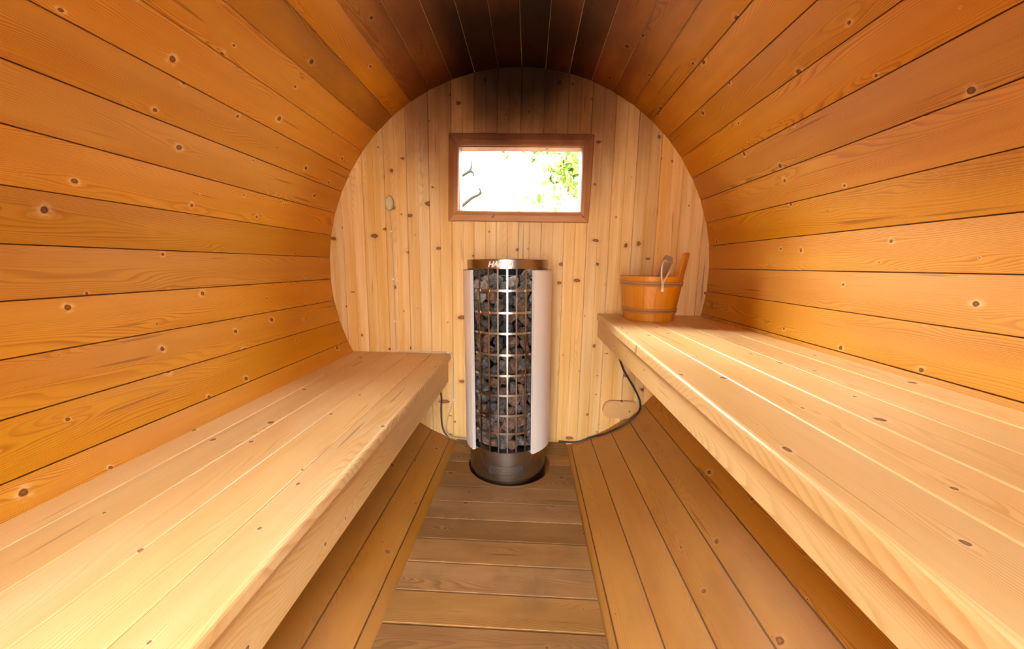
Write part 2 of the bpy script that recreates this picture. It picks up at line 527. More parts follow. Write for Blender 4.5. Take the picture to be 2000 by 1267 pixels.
def plank(k, lo, hi):
    x0, x1 = PX0 + k * PP, PX0 + (k + 1) * PP
    x0c, x1c = max(x0, -1.002), min(x1, 1.002)
    g, c, mid = 0.0007, 0.0020, 0.0016
    w_ = x1c - x0c
    dz = rnd.uniform(-0.0005, 0.0005)
    xs = [x0c + g, x0c + g + c]
    k_mid = x0c + w_ * (0.5 + rnd.uniform(-0.03, 0.03))
    inner = [x0c + w_ * f for f in (0.2, 0.36)] + [k_mid - 0.0022, k_mid, k_mid + 0.0022] + [x0c + w_ * f for f in (0.66, 0.82)]
    front = [(x0c + g, WY + c + dz)] + [(x0c + g + c, WY + dz)]
    for i, a in enumerate(inner):
        front.append((a, WY + dz + (mid if i == 3 else 0.0)))
    front += [(x1c - g - c, WY + dz), (x1c - g, WY + c + dz), (x1c - g, WY + 0.006), (x1c, WY + 0.006), (x1c, WY + 0.03), (k_mid, WY + 0.03), (x0c, WY + 0.03), (x0c, WY + 0.006), (x0c + g, WY + 0.006)]
    n = len(front)
    mi = [0] * n
    board('plank', front, lambda a, b, u: (a, b, u), [MAT['panel'], MAT['groove']], wall_back, cut0=lo, cut1=hi, midx=mi)


for k in range(-9, 9):
    x0, x1 = PX0 + k * PP, PX0 + (k + 1) * PP
    if x0 >= HX0 - 1e-4 and x1 <= HX1 + 1e-4:
        plank(k, lambda a: -arc(a), lambda a: HZ0)
        plank(k, lambda a: HZ1, arc)
    else:
        plank(k, lambda a: -arc(a), arc)

# ------------------------------------------------------------------ entrance wall behind the camera, with an open doorway
wall_front = empty('wall_front', kind='structure')
for k in range(-9, 9):
    x0, x1 = max(PX0 + k * PP, -1.002), min(PX0 + (k + 1) * PP, 1.002)
    spans = []
    segs = sorted({x0, x1} | {d for d in DOOR[:2] if x0 < d < x1})
    for a0_, a1_ in zip(segs, segs[1:]):
        mid_ = (a0_ + a1_) / 2
        prof = [(a0_, Y0 - 0.03), (mid_, Y0 - 0.03), (a1_, Y0 - 0.03), (a1_, Y0 - 0.002), (a1_ - 0.002, Y0), (mid_, Y0), (a0_ + 0.002, Y0), (a0_, Y0 - 0.002)]
        if DOOR[0] < mid_ < DOOR[1]:
            board('plank', prof, lambda a, b, u: (a, b, u), MAT['panel'], wall_front, cut0=lambda a: -arc(a), cut1=lambda a: max(DOOR[2], -arc(a) + 0.002))
            board('plank', prof, lambda a, b, u: (a, b, u), MAT['panel'], wall_front, cut0=lambda a: DOOR[3], cut1=arc)
        else:
            board('plank', prof, lambda a, b, u: (a, b, u), MAT['panel'], wall_front, cut0=lambda a: -arc(a), cut1=arc)

# ------------------------------------------------------------------ window
window = empty('window_1', (0.015, WY, 0.475), kind='structure')
tag(window, 'small wooden framed window above the heater')
wo = Vector((0.015, WY, 0.475))
OUT = [(-0.352, 0.268), (0.369, 0.266), (0.380, 0.690), (-0.345, 0.695)]     # BL BR TR TL (x, z)
INN = [(-0.298, 0.322), (0.322, 0.321), (0.324, 0.634), (-0.294, 0.637)]
for i in range(4):
    j = (i + 1) % 4
    A, B, Bi, Ai = OUT[i], OUT[j], INN[j], INN[i]
    # moulded rail: back at the wall, outer lip thin, crown, inner lip
    fr = [(0.0, 0.002), (0.0, 0.012), (0.08, 0.017), (0.62, 0.022), (0.90, 0.017), (1.0, 0.012), (1.0, -0.020), (0.5, -0.0), ]
    fr = [(0.0, 0.0008), (0.0, 0.013), (0.07, 0.018), (0.55, 0.024), (0.88, 0.020), (1.0, 0.013), (1.0, 0.0008)]
    V, UV = [], []
    ou, ov = rnd.uniform(0, 50), rnd.uniform(0, 50)
    dl = Vector((B[0] - A[0], B[1] - A[1])).normalized() * 0.0011
    A = (A[0] + dl.x, A[1] + dl.y); Ai = (Ai[0] + dl.x, Ai[1] + dl.y)
    B = (B[0] - dl.x, B[1] - dl.y); Bi = (Bi[0] - dl.x, Bi[1] - dl.y)
    for (P_, Q_) in ((A, Ai), (B, Bi)):
        for t, h in fr:
            V.append(Vector((P_[0] + (Q_[0] - P_[0]) * t, WY - h, P_[1] + (Q_[1] - P_[1]) * t)) - wo)
    n = len(fr)
    L = math.hypot(B[0] - A[0], B[1] - A[1])
    F = []
    for q in range(n):
        q2 = (q + 1) % n
        F.append((q, n + q, n + q2, q2))
        va, vb = fr[q][0] * 0.055, fr[q2][0] * 0.055
        UV.append([(ou, ov + va), (ou + L, ov + va), (ou + L, ov + vb), (ou, ov + vb)])
    F.append(tuple(range(n))); UV.append([(ou, ov)] * n)
    F.append(tuple(range(2 * n - 1, n - 1, -1))); UV.append([(ou, ov)] * n)
    mesh_obj('frame_rail', V, F, MAT['frame'], window, uvs=UV)
# reveal boards between frame and pane
JX0, JX1, JZ0, JZ1 = -0.294, 0.321, 0.323, 0.632
for (x0, x1, z0, z1, ax) in ((HX0, HX1, HZ0, JZ0, 'x'), (HX0, HX1, JZ1, HZ1, 'x'), (HX0, JX0, JZ0, JZ1, 'z'), (JX1, HX1, JZ0, JZ1, 'z')):
    if ax == 'x':
        prof = [(WY + 0.0005, z0), (WY + 0.075, z0), (WY + 0.075, z1), (WY + 0.0005, z1)]
        board('jamb', prof, lambda a, b, u: (u - wo.x, a - wo.y, b - wo.z), MAT['frame'], window, x0, x1)
    else:
        prof = [(x0, WY + 0.0005), (x1, WY + 0.0005), (x1, WY + 0.075), (x0, WY + 0.075)]
        board('jamb', prof, lambda a, b, u: (a - wo.x, b - wo.y, u - wo.z), MAT['frame'], window, z0, z1)
prof = [(JX0, WY + 0.050), (JX1, WY + 0.050), (JX1, WY + 0.054), (JX0, WY + 0.054)]
board('glass_pane', prof, lambda a, b, u: (a - wo.x, b - wo.y, u - wo.z), MAT['glass'], window, JZ0, JZ1)

# ------------------------------------------------------------------ benches
def seat_board(par, xa0, xa1, xb0, xb1, ztop, th, mat, worn=0.0):
    """lengthwise board from y=YA to y=YE; xa at the near end, xb at the far end"""
    YA, YE = Y0 + 0.01, WY - 0.004
    c = 0.002
    w0, w1 = 0.0, 1.0
    r = 0.006 if worn else c
    wA = xa1 - xa0
    prof = [(0.0 + 0.001, 0.0), (1.0 - 0.001, 0.0), (1.0, 0.004)]
    prof = []
    cc = c / abs(wA)
    if worn > 0:      # rounded nosing on the a=0 side
        rr = 0.009 / abs(wA)
        prof = [(0.004 / abs(wA), -th), (1.0, -th), (1.0, -c), (1 - cc, 0.0), (rr, 0.0), (rr * 0.45, -0.0016), (rr * 0.12, -0.005), (0.0, -0.010), (0.0, -th + 0.004)]
    else:
        prof = [(0.0, -th), (1.0, -th), (1.0, -c), (1 - cc, 0.0), (cc, 0.0), (0.0, -c)]
    prof = prof[::-1]

    def pl(a, b, u):
        f = (u - YA) / (YE - YA)
        x0 = xa0 + (xb0 - xa0) * f; x1 = xa1 + (xb1 - xa1) * f
        return (x0 + (x1 - x0) * a, u, ztop + b)
    o = board('seat_board', prof, pl, mat, par, YA, YE)
    # UV v in metres
    me = o.data
    return o


def fix_uv_scale(o, s):
    for d in o.data.uv_layers[0].data:
        d.uv = (d.uv[0], d.uv[1] * s)


def bench(name, label, side, ztop, edges, near_shift, th, ap_x, ap_z0, ap_z1, ledx):
    b = empty(name, (edges[0], 0.8, ztop), label=label, cat='bench')
    org = Vector(b.location)
    lim = math.sqrt(1 - ztop ** 2) - 0.004
    kids = []
    es = list(edges)
    for i in range(len(es) - 1):
        gap = 0.0010
        sgn = 1 if side > 0 else -1
        xa0 = es[i] + sgn * gap + (near_shift if i == 0 else 0); xb0 = es[i] + sgn * gap
        xa1 = es[i + 1] - sgn * gap; xb1 = xa1
        o = seat_board(b, xa0, xa1, xb0, xb1, ztop + rnd.uniform(-0.0008, 0.0004), th, MAT['bench'], 1.0 if i == 0 else 0.0)
        fix_uv_scale(o, abs(xa1 - xa0))
        kids.append(o)
    # apron under the front edge
    x0, x1 = (ap_x, ap_x + 0.028) if side > 0 else (ap_x - 0.028, ap_x)
    kids.append(board('apron', box_prof(x0, x1, ap_z0, ap_z1, 0.003), lambda a, bb, u: (a, u, bb), MAT['bench'], b, Y0 + 0.012, WY - 0.004))
    # bearers from apron to barrel
    for yb in (-0.30, 0.75, 1.80):
        xe = math.sqrt(1 - (ap_z0 + 0.045) ** 2) - 0.006
        xs_, xe_ = (x1 + 0.001, xe) if side > 0 else (-xe, x0 - 0.001)
        kids.append(board('bearer', box_prof(yb - 0.022, yb + 0.022, ap_z1 - 0.055, ap_z1 - 0.0, 0.002), lambda a, bb, u: (u, a, bb), MAT['bench'], b, xs_, xe_))
    for o in kids:
        o.data.transform(Matrix.Translation(-org))
    return b


zl, zr = -0.44, -0.20
liml = math.sqrt(1 - (zl - 0.0) ** 2) - 0.003
limr = math.sqrt(1 - (zr - 0.035) ** 2) - 0.003
bench('bench', 'lower pale spruce bench running along the left barrel wall', -1, zl, [-0.347, -0.452, -0.573, -0.690, -0.806, -liml], 0.0, 0.034, -0.363, -0.602, -0.4745, 0)
bench('bench', 'higher spruce bench along the right barrel wall carrying the bucket', 1, zr, [0.438, 0.530, 0.642, 0.757, 0.872, limr], -0.045, 0.036, 0.446, -0.326, -0.2365, 0)

# ------------------------------------------------------------------ duckboard with a round cut-out for the heater
ZG = -0.933
HC = Vector((-0.004, 1.742))
HR = 0.2028
duck = empty('duckboard', (-0.005, 1.0, ZG), label='flat brown slatted duckboard on the floor around the heater base', cat='duckboard')


def duck_board(y0, y1):
    xl, xr = -0.312, 0.299
    th = 0.0155
    g = 0.0026
    a0, a1 = y0 + g, y1 - g
    outlines = []
    d0, d1 = a0 - HC.y, a1 - HC.y
    def hx(y):
        d = y - HC.y
        return math.sqrt(HR * HR - d * d) if abs(d) < HR else None
    h0, h1 = hx(a0), hx(a1)
    N = 10
    if h0 is None and h1 is None:
        outlines = [[(xl, a0), (xr, a0), (xr, a1), (xl, a1)]]
    elif h0 is not None and h1 is not None:
        ys = [a0 + (a1 - a0) * i / N for i in range(N + 1)]
        outlines = [[(xl, a0)] + [(HC.x - hx(y), y) for y in ys] + [(xl, a1)],
                    [(xr, a1)] + [(HC.x + hx(y), y) for y in ys[::-1]] + [(xr, a0)]]
    elif h1 is not None:   # notch in far edge
        an = math.acos(max(-1, min(1, -(a1 - HC.y) / HR)))
        pts = [(HC.x + HR * math.sin(-an + 2 * an * i / (2 * N)), HC.y - HR * math.cos(-an + 2 * an * i / (2 * N))) for i in range(2 * N + 1)]
        outlines = [[(xl, a0), (xr, a0), (xr, a1)] + pts[::-1] + [(xl, a1)]]
    else:
        an = math.acos(max(-1, min(1, (a0 - HC.y) / HR)))
        pts = [(HC.x + HR * math.sin(-an + 2 * an * i / (2 * N)), HC.y + HR * math.cos(-an + 2 * an * i / (2 * N))) for i in range(2 * N + 1)]
        outlines = [[(xl, a0)] + pts + [(xr, a0), (xr, a1), (xl, a1)]]
    dz = rnd.uniform(-0.0008, 0.0006)
    ou, ov = rnd.uniform(0, 90), rnd.uniform(0, 90)
    bm = bmesh.new()
    uvl = bm.loops.layers.uv.new('UVMap')
    for oi, ol in enumerate(outlines):
        if oi:
            bm = bmesh.new()
            uvl = bm.loops.layers.uv.new('UVMap')
        top = [bm.verts.new((x + 0.005, y - 1.0, dz)) for x, y in ol]
        bot = [bm.verts.new((x + 0.005, y - 1.0, -th)) for x, y in ol]
        n = len(ol)
        bm.faces.new(top); bm.faces.new(bot[::-1])
        for i in range(n):
            j = (i + 1) % n
            bm.faces.new((top[j], top[i], bot[i], bot[j]))
        bmesh.ops.recalc_face_normals(bm, faces=bm.faces)
        ed = [e for e in bm.edges if all(abs(v.co.z - dz) < 1e-6 for v in e.verts) and abs(e.verts[0].co.y - e.verts[1].co.y) < 1e-6]
        bmesh.ops.bevel(bm, geom=ed, offset=0.0012, segments=1, affect='EDGES')
        for f in bm.faces:
            for l in f.loops:
                l[uvl].uv = (ou + l.vert.co.x, ov + l.vert.co.y - l.vert.co.z)
        bm_obj('board', bm, MAT['duck'], duck)


rows = [1.984, 1.916, 1.826, 1.733, 1.636, 1.525, 1.415, 1.306, 1.198, 1.090, 0.979, 0.872]
while rows[-1] > Y0 + 0.12:
    rows.append(rows[-1] - 0.1075)
for a, b_ in zip(rows, rows[1:]):
    duck_board(b_, a)

# ------------------------------------------------------------------ heater
HB = Vector((-0.011, 1.742, -0.985))
heater = empty('sauna_heater', HB, (0, -0.015, 0), label='tall cylindrical electric sauna heater with steel cage full of stones', cat='heater')
zz = lambda z: z - HB.z
RBASE, RW, RCAGE = 0.186, 0.2045, 0.186
lathe('base', [(0.0, 0.0), (RBASE - 0.003, 0.0), (RBASE, 0.004), (RBASE, zz(-0.787)), (RBASE - 0.004, zz(-0.785)), (0.0, zz(-0.785))], MAT['steel'], heater, 64)
# low on the base: dark band, thin strips, two arcs drawing in a reflection
def curved_patch(name, a0, a1, z0, z1, r0, r1, mat, par, seg=16):
    return lathe(name, [(r0, z0), (r1, z0), (r1, z1), (r0, z1)], mat, par, seg, a0, a1, closed_prof=True)


band = curved_patch('dark_band', math.radians(-25), math.radians(25), zz(-0.893), zz(-0.852), RBASE - 0.002, RBASE + 0.0006, MAT['basemark'], heater)
for i in range(7):
    z = zz(-0.890) + i * 0.0056
    wdt = 24 - (6 - i) * 1.2
    curved_patch('thin_strip', math.radians(-wdt), math.radians(wdt), z, z + 0.003, RBASE, RBASE + 0.002, MAT['brushed'], band, 12)
for (ra, cz) in ((0.095, -0.778), (0.128, -0.795)):
    pts = []
    for i in range(25):
        t = PI * (0.04 + 0.92 * i / 24)
        dx, dz = -ra * math.cos(t) , -ra * math.sin(t) * 0.78
        an = dx / RBASE
        pts.append((RBASE * math.sin(an) * 1.003, -RBASE * math.cos(an) * 1.003, zz(cz + dz)))
    tube('reflection_arc', pts, 0.0013, MAT['basemark'], heater, 6, 2)
# cage: vertical bars and rings (flat steel)
bar_x = [-0.125, -0.083, -0.043, -0.003, 0.036, 0.075]
angs = [math.asin((x + 0.011) / RCAGE) for x in bar_x]
for a in angs:
    da = 0.0033 / RCAGE
    curved_patch('cage_bar', a - da, a + da, zz(-0.787), zz(0.033), RCAGE - 0.0022, RCAGE, MAT['steel'], heater, 2)
AO0, AO1 = math.asin((-0.163 + 0.011) / RCAGE), math.asin((0.105 + 0.011) / RCAGE)
for z in (-0.060, -0.154, -0.243, -0.337, -0.429, -0.519, -0.612, -0.696):
    curved_patch('cage_ring', AO0 - 0.15, AO1 + 0.15, zz(z - 0.0048), zz(z + 0.0048), RCAGE - 0.0042, RCAGE - 0.0023, MAT['steel'], heater, 28)
# top collar
lathe('top_collar', [(RCAGE - 0.012, zz(0.033)), (RCAGE, zz(0.031)), (RCAGE, zz(0.069)), (RCAGE - 0.002, zz(0.071)), (RCAGE - 0.006, zz(0.071)), (RCAGE - 0.012, zz(0.068))], MAT['steel'], heater, 64, closed_prof=True)
# white curved side panels
AW0, AW1 = AO0 + 0.02, AO1 - 0.01
aL = math.asin((-0.167 + 0.011) / RW) ; aR = math.asin((0.111 + 0.011) / RW)
for (s, e) in ((aL - 1.75, aL), (aR, aR + 1.75)):
    lathe('side_panel', [(RW - 0.017, zz(-0.800)), (RW - 0.003, zz(-0.800)), (RW, zz(-0.797)), (RW, zz(0.022)), (RW - 0.003, zz(0.025)), (RW - 0.017, zz(0.025))], MAT['white'], heater, 40, s, e, closed_prof=True)
for s in (-1, 1):
    a = aL if s < 0 else aR
    p = []
    lathe('panel_cap', [(RCAGE + 0.001, zz(0.0255)), (RW + 0.0006, zz(0.0255)), (RW + 0.0006, zz(0.0285)), (RCAGE + 0.001, zz(0.0285))], MAT['brushed'], heater, 30, (aL - 1.75 if s < 0 else aR), (aL if s < 0 else aR + 1.75), closed_prof=True)
lathe('rear_shell', [(RCAGE - 0.006, zz(-0.784)), (RCAGE - 0.003, zz(-0.784)), (RCAGE - 0.003, zz(0.0325)), (RCAGE - 0.006, zz(0.0325))], MAT['black'], heater, 40, AO1 + 0.16, 2 * PI + AO0 - 0.16, closed_prof=True)
lathe('heating_core', [(0.0, zz(-0.784)), (0.060, zz(-0.784)), (0.060, zz(0.0)), (0.0, zz(0.0))], MAT['black'], heater, 24)

# lettering on the collar
fc = bpy.data.curves.new('lettering', 'FONT')
fc.body = 'HARVIA'
fc.size = 0.0335
fc.shear = 0.30
fc.offset = 0.0009
fc.extrude = 0.0008
fc.space_character = 0.90
fc.align_x = 'CENTER'
fo = bpy.data.objects.new('lettering_source', fc)
COL.objects.link(fo)
bpy.context.view_layer.update()
dg = bpy.context.evaluated_depsgraph_get()
fm = bpy.data.meshes.new_from_object(fo.evaluated_get(dg))
bpy.data.objects.remove(fo)
fm.materials.clear(); fm.materials.append(MAT['letter'])
la = math.asin((-0.0325 + 0.011) / RCAGE)
for v in fm.vertices:
    x, y, z = v.co
    an = la + x / RCAGE
    r = RCAGE + 0.0006 + z
    v.co = (r * math.sin(an), -r * math.cos(an), zz(0.0385) + y)
lo = bpy.data.objects.new('lettering', fm)
link(lo, heater)

# ------------------------------------------------------------------ stones in the cage
def rock_mesh(i):
    r = random.Random(100 + i)
    bm = bmesh.new()
    for _ in range(15):
        v = Vector((r.gauss(0, 1), r.gauss(0, 1), r.gauss(0, 1))).normalized() * r.uniform(0.86, 1.12)
        bm.verts.new((v.x * 1.12, v.y * 0.95, v.z * 0.86))
    h = bmesh.ops.convex_hull(bm, input=bm.verts)
    junk = [g for g in h['geom_interior'] + h['geom_unused'] if isinstance(g, bmesh.types.BMVert)]
    if junk: bmesh.ops.delete(bm, geom=list(set(junk)), context='VERTS')
    bmesh.ops.bevel(bm, geom=list(bm.edges), offset=0.10, segments=1, affect='EDGES', clamp_overlap=True)
    bmesh.ops.recalc_face_normals(bm, faces=bm.faces)
    me = bpy.data.meshes.new('stone')
    bm.to_mesh(me); bm.free()
    me.uv_layers.new(name='UVMap')
    return me


def pack_stones():
    rs = np.random.RandomState(5)
    N = 300
    rad = rs.uniform(0.024, 0.039, N)
    zlo, zhi = -0.781, 0.045
    p = np.zeros((N, 3))
    rin, rout = 0.062, RCAGE - 0.005
    p[:, 2] = np.sort(rs.uniform(zlo, zhi + 0.12, N))
    an = rs.uniform(-1.75, 1.6, N)
    rr = rs.uniform(rin + 0.02, rout - 0.02, N)
    p[:, 0] = rr * np.sin(an); p[:, 1] = -rr * np.cos(an)
    for it in range(900):
        p[:, 2] -= 0.0007 if it < 700 else 0.0002
        d = p[:, None, :] - p[None, :, :]
        L = np.sqrt((d ** 2).sum(-1)) + np.eye(N)
        ov = np.maximum((rad[:, None] + rad[None, :]) * 0.97 - L, 0) * (1 - np.eye(N))
        p += (d / L[..., None] * ov[..., None] * 0.28).sum(1)
        p[:, 2] = np.maximum(p[:, 2], zlo + rad * 0.9)
        r2 = np.hypot(p[:, 0], p[:, 1]); r2 = np.maximum(r2, 1e-4)
        k = np.minimum(r2, rout - rad); k = np.maximum(k, rin + rad * 0.9)
        k = np.minimum(k, rout - rad)
        p[:, 0] *= k / r2; p[:, 1] *= k / r2
        back = p[:, 1] > 0.03
        p[back, 1] = 0.03
    return p, rad


stone_meshes = []
for ci, cname in enumerate(MAT['rock']):
    for j in range(5):
        me = rock_mesh(ci * 5 + j)
        me.materials.append(cname)
        stone_meshes.append((ci, me))
SP, SRAD = pack_stones()
COLOUR = ['dark grey', 'brown', 'black', 'pale dusty']
ORD = ['first', 'second', 'third', 'fourth', 'fifth', 'sixth', 'seventh', 'eighth', 'ninth', 'tenth']
hm = Matrix.Translation(HB) @ Euler((0, -0.015, 0)).to_matrix().to_4x4()
keep = [i for i in range(len(SP)) if SP[i][2] + SRAD[i] < 0.060]


def seen_stones():
    """stones that show from the doorway (or from a step to either side): nearest sphere along each ray"""
    seen = {}
    P_ = SP[keep]; R2 = SRAD[keep] ** 2
    for ox in (0.0, -0.35, 0.35):
        o_ = np.array([CAM.x - HB.x + ox, CAM.y - HB.y, CAM.z])
        for tx in np.linspace(-0.155, 0.13, 58):
            for tz in np.linspace(-0.78, 0.03, 150):
                yy = -math.sqrt(RCAGE ** 2 - tx * tx)
                d = np.array([tx, yy, tz]) - o_
                d /= np.linalg.norm(d)
                oc = P_ - o_
                t = oc @ d
                q = (oc * oc).sum(1) - t * t
                hit = q < R2
                if not hit.any(): continue
                tt = np.where(hit, t - np.sqrt(np.maximum(R2 - q, 0)), 1e9)
                k = int(tt.argmin())
                if ox == 0.0: seen.setdefault(k, []).append((tx, tz))
                else: seen.setdefault(k, [])
    return seen


vis = seen_stones()
ring_z = [0.031, -0.060, -0.154, -0.243, -0.337, -0.429, -0.519, -0.612, -0.696, -0.79]
cells = {}
for k in sorted(vis):
    x, y, z = SP[keep[k]]
    if vis[k]:
        x = sum(p[0] for p in vis[k]) / len(vis[k]); zc = sum(p[1] for p in vis[k]) / len(vis[k])
    else: zc = z
    row = min(8, max(0, sum(1 for r_ in ring_z[1:] if zc < r_)))
    col = sum(1 for b_ in bar_x if x > b_ + 0.011)
    if zc > -0.12 and rnd.random() < 0.45: ci = 3
    else: ci = rnd.choices([0, 1, 2], [0.36, 0.44, 0.20])[0]
    cells.setdefault((row, col, ci), []).append((zc, k))
for (row, col, ci), lst in sorted(cells.items()):
    lst.sort(reverse=True)
    for n_, (zc, k) in enumerate(lst):
        pre = '' if len(lst) == 1 else (['upper ', 'lower '] if len(lst) == 2 else ['upper ', 'middle ', 'lower '] if len(lst) == 3 else ['topmost ', 'second ', 'third ', 'fourth ', 'fifth '])[n_]
        x, y, z = SP[keep[k]]
        me = rnd.choice([m_ for c_, m_ in stone_meshes if c_ == ci])
        o = bpy.data.objects.new('stone', me)
        o.location = hm @ Vector((x, y, zz(z)))
        o.rotation_euler = (rnd.uniform(0, 6.28), rnd.uniform(0, 6.28), rnd.uniform(0, 6.28))
        s_ = SRAD[keep[k]] * 1.03
        o.scale = (s_, s_, s_)
        link(o)
        tag(o, '%s%s stone in %s cage row from the top, %s gap from the left' % (pre, COLOUR[ci], ORD[row], ORD[col]), 'stone', 'sauna stones in the heater cage')

# ------------------------------------------------------------------ bucket
BC = Vector((0.655, 1.822, zr + 0.0008))
bucket = empty('bucket', BC, label='round orange-brown wooden sauna bucket with twin hoops and one tall stave', cat='bucket')
BR0, BR1, BH = 0.113, 0.143, 0.205


def brad(z):
    return BR0 + (BR1 - BR0) * z / BH


NBK = 16
for i in range(NBK):
    a0 = 2 * PI * i / NBK - 0.50; a1 = a0 + 2 * PI / NBK
    am = (a0 + a1) / 2
    tall = (i == 3)          # right-hand stave
    N = 4
    ga = 0.0022
    zs = [0.0, 0.05, 0.10, 0.15, BH] + ([0.214, 0.232, 0.258, 0.285, 0.302, 0.310, 0.313] if tall else [])
    V, F, UV = [], [], []
    ou, ov = rnd.uniform(0, 50), rnd.uniform(0, 50)
    for z in zs:
        if z <= BH + 1e-6: f = 1.0
        else:
            f = {0.214: 1.0, 0.232: 0.97, 0.258: 0.95, 0.285: 0.95, 0.302: 0.88, 0.310: 0.62, 0.313: 0.3}[z]
        for q in range(N + 1):
            a = am + (a0 + ga - am + (a1 - a0 - 2 * ga) * q / N) * f if tall else a0 + ga + (a1 - a0 - 2 * ga) * q / N
            r = brad(min(z, BH)) + (0.0 if z <= BH else (z - BH) * 0.17)
            V.append((r * math.sin(a), -r * math.cos(a), z))
        for q in range(N, -1, -1):
            a = am + (a0 + ga - am + (a1 - a0 - 2 * ga) * q / N) * f if tall else a0 + ga + (a1 - a0 - 2 * ga) * q / N
            r = brad(min(z, BH)) + (0.0 if z <= BH else (z - BH) * 0.17) - 0.013
            V.append((r * math.sin(a), -r * math.cos(a), z))
    n = 2 * (N + 1)
    for k in range(len(zs) - 1):
        for q in range(n):
            q2 = (q + 1) % n
            F.append((k * n + q, k * n + q2, (k + 1) * n + q2, (k + 1) * n + q))
            UV.append([(ou + zs[k], ov + q * .01), (ou + zs[k], ov + q * .01 + .01), (ou + zs[k + 1], ov + q * .01 + .01), (ou + zs[k + 1], ov + q * .01)])
    F.append(tuple(range(n - 1, -1, -1))); UV.append([(ou + .3, ov)] * n)
    F.append(tuple((len(zs) - 1) * n + q for q in range(n))); UV.append([(ou + .3, ov)] * n)
    o = mesh_obj('stave', V, F, MAT['bucket'], bucket, uvs=UV)
    if tall:
        o['label'] = 'tall stave rising above the rim as a handle'
lathe('bottom', [(0.0, 0.012), (BR0 - 0.012, 0.012), (BR0 - 0.012, 0.024), (0.0, 0.024)], MAT['bucket'], bucket, 32)
for z in (0.042, 0.0535, 0.166, 0.1775):
    r = brad(z) + 0.0012
    lathe('hoop', [(r + 0.0040 * math.cos(t), z + 0.0052 * math.sin(t)) for t in [2 * PI * i / 8 for i in range(8)]], MAT['hoop'], bucket, 48, closed_prof=True)

# ladle leaning in the bucket, cord loop through its handle
ladle = empty('ladle', BC + Vector((0.02, 0.0, 0.03)), label='grey-brown wooden ladle handle with rope loop leaning in the bucket', cat='ladle')
lorg = Vector(ladle.location)
hb = Vector((0.640, 1.800, -0.150)); ht = Vector((0.716, 1.775, 0.099))
ax = (ht - hb).normalized(); sd = ax.cross(Vector((0.25, -1, 0))).normalized(); nn = sd.cross(ax)
prof = [(-0.011, -0.005), (0.011, -0.005), (0.014, 0), (0.011, 0.005), (-0.011, 0.005), (-0.014, 0)]
Lh = (ht - hb).length
V, F, UV = [], [], []
ts = [0, 0.25, 0.5, 0.75, 0.93, 0.975, 1.0]
wsx = [1.1, 1.2, 1.35, 1.6, 1.75, 1.6, 1.1]
for t, wv in zip(ts, wsx):
    for a, b_ in prof:
        V.append(hb + ax * Lh * t + sd * a * wv + nn * b_ - lorg)
n = 6
for k in range(len(ts) - 1):
    for q in range(n):
        q2 = (q + 1) % n
        F.append((k * n + q, k * n + q2, (k + 1) * n + q2, (k + 1) * n + q))
        UV.append([(ts[k] * Lh, q * .01), (ts[k] * Lh, q * .01 + .01), (ts[k + 1] * Lh, q * .01 + .01), (ts[k + 1] * Lh, q * .01)])
F.append(tuple(range(n - 1, -1, -1))); UV.append([(0, 0)] * n)
F.append(tuple((len(ts) - 1) * n + q for q in range(n))); UV.append([(0, 0)] * n)
mesh_obj('handle', V, F, MAT['ladle'], ladle, uvs=UV)
lathe_bowl = lathe('bowl', [(0.0, -0.012), (0.030, -0.006), (0.038, 0.018), (0.040, 0.034), (0.036, 0.034), (0.034, 0.018), (0.026, -0.001), (0.0, -0.006)], MAT['ladle'], ladle, 24)
lathe_bowl.location = Vector((0.648, 1.80, -0.158)) - lorg
hole = hb + ax * Lh * 0.90 - nn * 0.0
fs = -1 if nn.y > 0 else 1
fwdn = nn * fs
knot = Vector((0.658, 1.669, -0.040))
loopL = [hole + fwdn * 0.004, Vector((0.690, 1.757, 0.079)), Vector((0.668, 1.72, 0.055)), Vector((0.655, 1.682, 0.016)), Vector((0.655, 1.669, -0.014)), knot]
loopR = [hole - fwdn * 0.010, Vector((0.727, 1.760, 0.070)), Vector((0.709, 1.72, 0.046)), Vector((0.679, 1.680, 0.013)), Vector((0.662, 1.669, -0.012)), knot]
rope = tube('rope', [p - lorg for p in loopL], 0.0036, MAT['rope'], ladle, 8, 6)
tube('rope', [p - lorg for p in loopR], 0.0036, MAT['rope'], ladle, 8, 6)
tube('rope_knot', [knot + Vector((-0.001, 0, 0.014)) - lorg, knot + Vector((0, -0.001, 0.006)) - lorg, knot + Vector((0.0, -0.001, -0.003)) - lorg, knot + Vector((0.001, -0.001, -0.012)) - lorg, knot + Vector((0.001, 0, -0.018)) - lorg], 0.005,
     MAT['rope'], ladle, 10, 4, rads=[0.004, 0.0068, 0.0062, 0.0100, 0.0085])

# ------------------------------------------------------------------ sensor and cables on the end wall
sens = empty('temperature_sensor', (-0.661, WY, 0.355), label='cream oval temperature sensor on the left of the end wall', cat='sensor')
def ellipsoid(name, rx, ry, rz, mat, par, loc=(0, 0, 0), seg=24, rings=12):
    bm = bmesh.new()
    bmesh.ops.create_uvsphere(bm, u_segments=seg, v_segments=rings, radius=1.0)
    for v in bm.verts:
        v.co = Vector((v.co.x * rx, v.co.y * ry, v.co.z * rz)) + Vector(loc)
    return bm_obj(name, bm, mat, par, True)
ellipsoid('cover', 0.0215, 0.015, 0.036, MAT['sensor'], sens, (0, -0.0125, 0))
lathe_o = ellipsoid('back_plate', 0.0245, 0.004, 0.039, MAT['sensorrim'], sens, (0, -0.0045, 0))

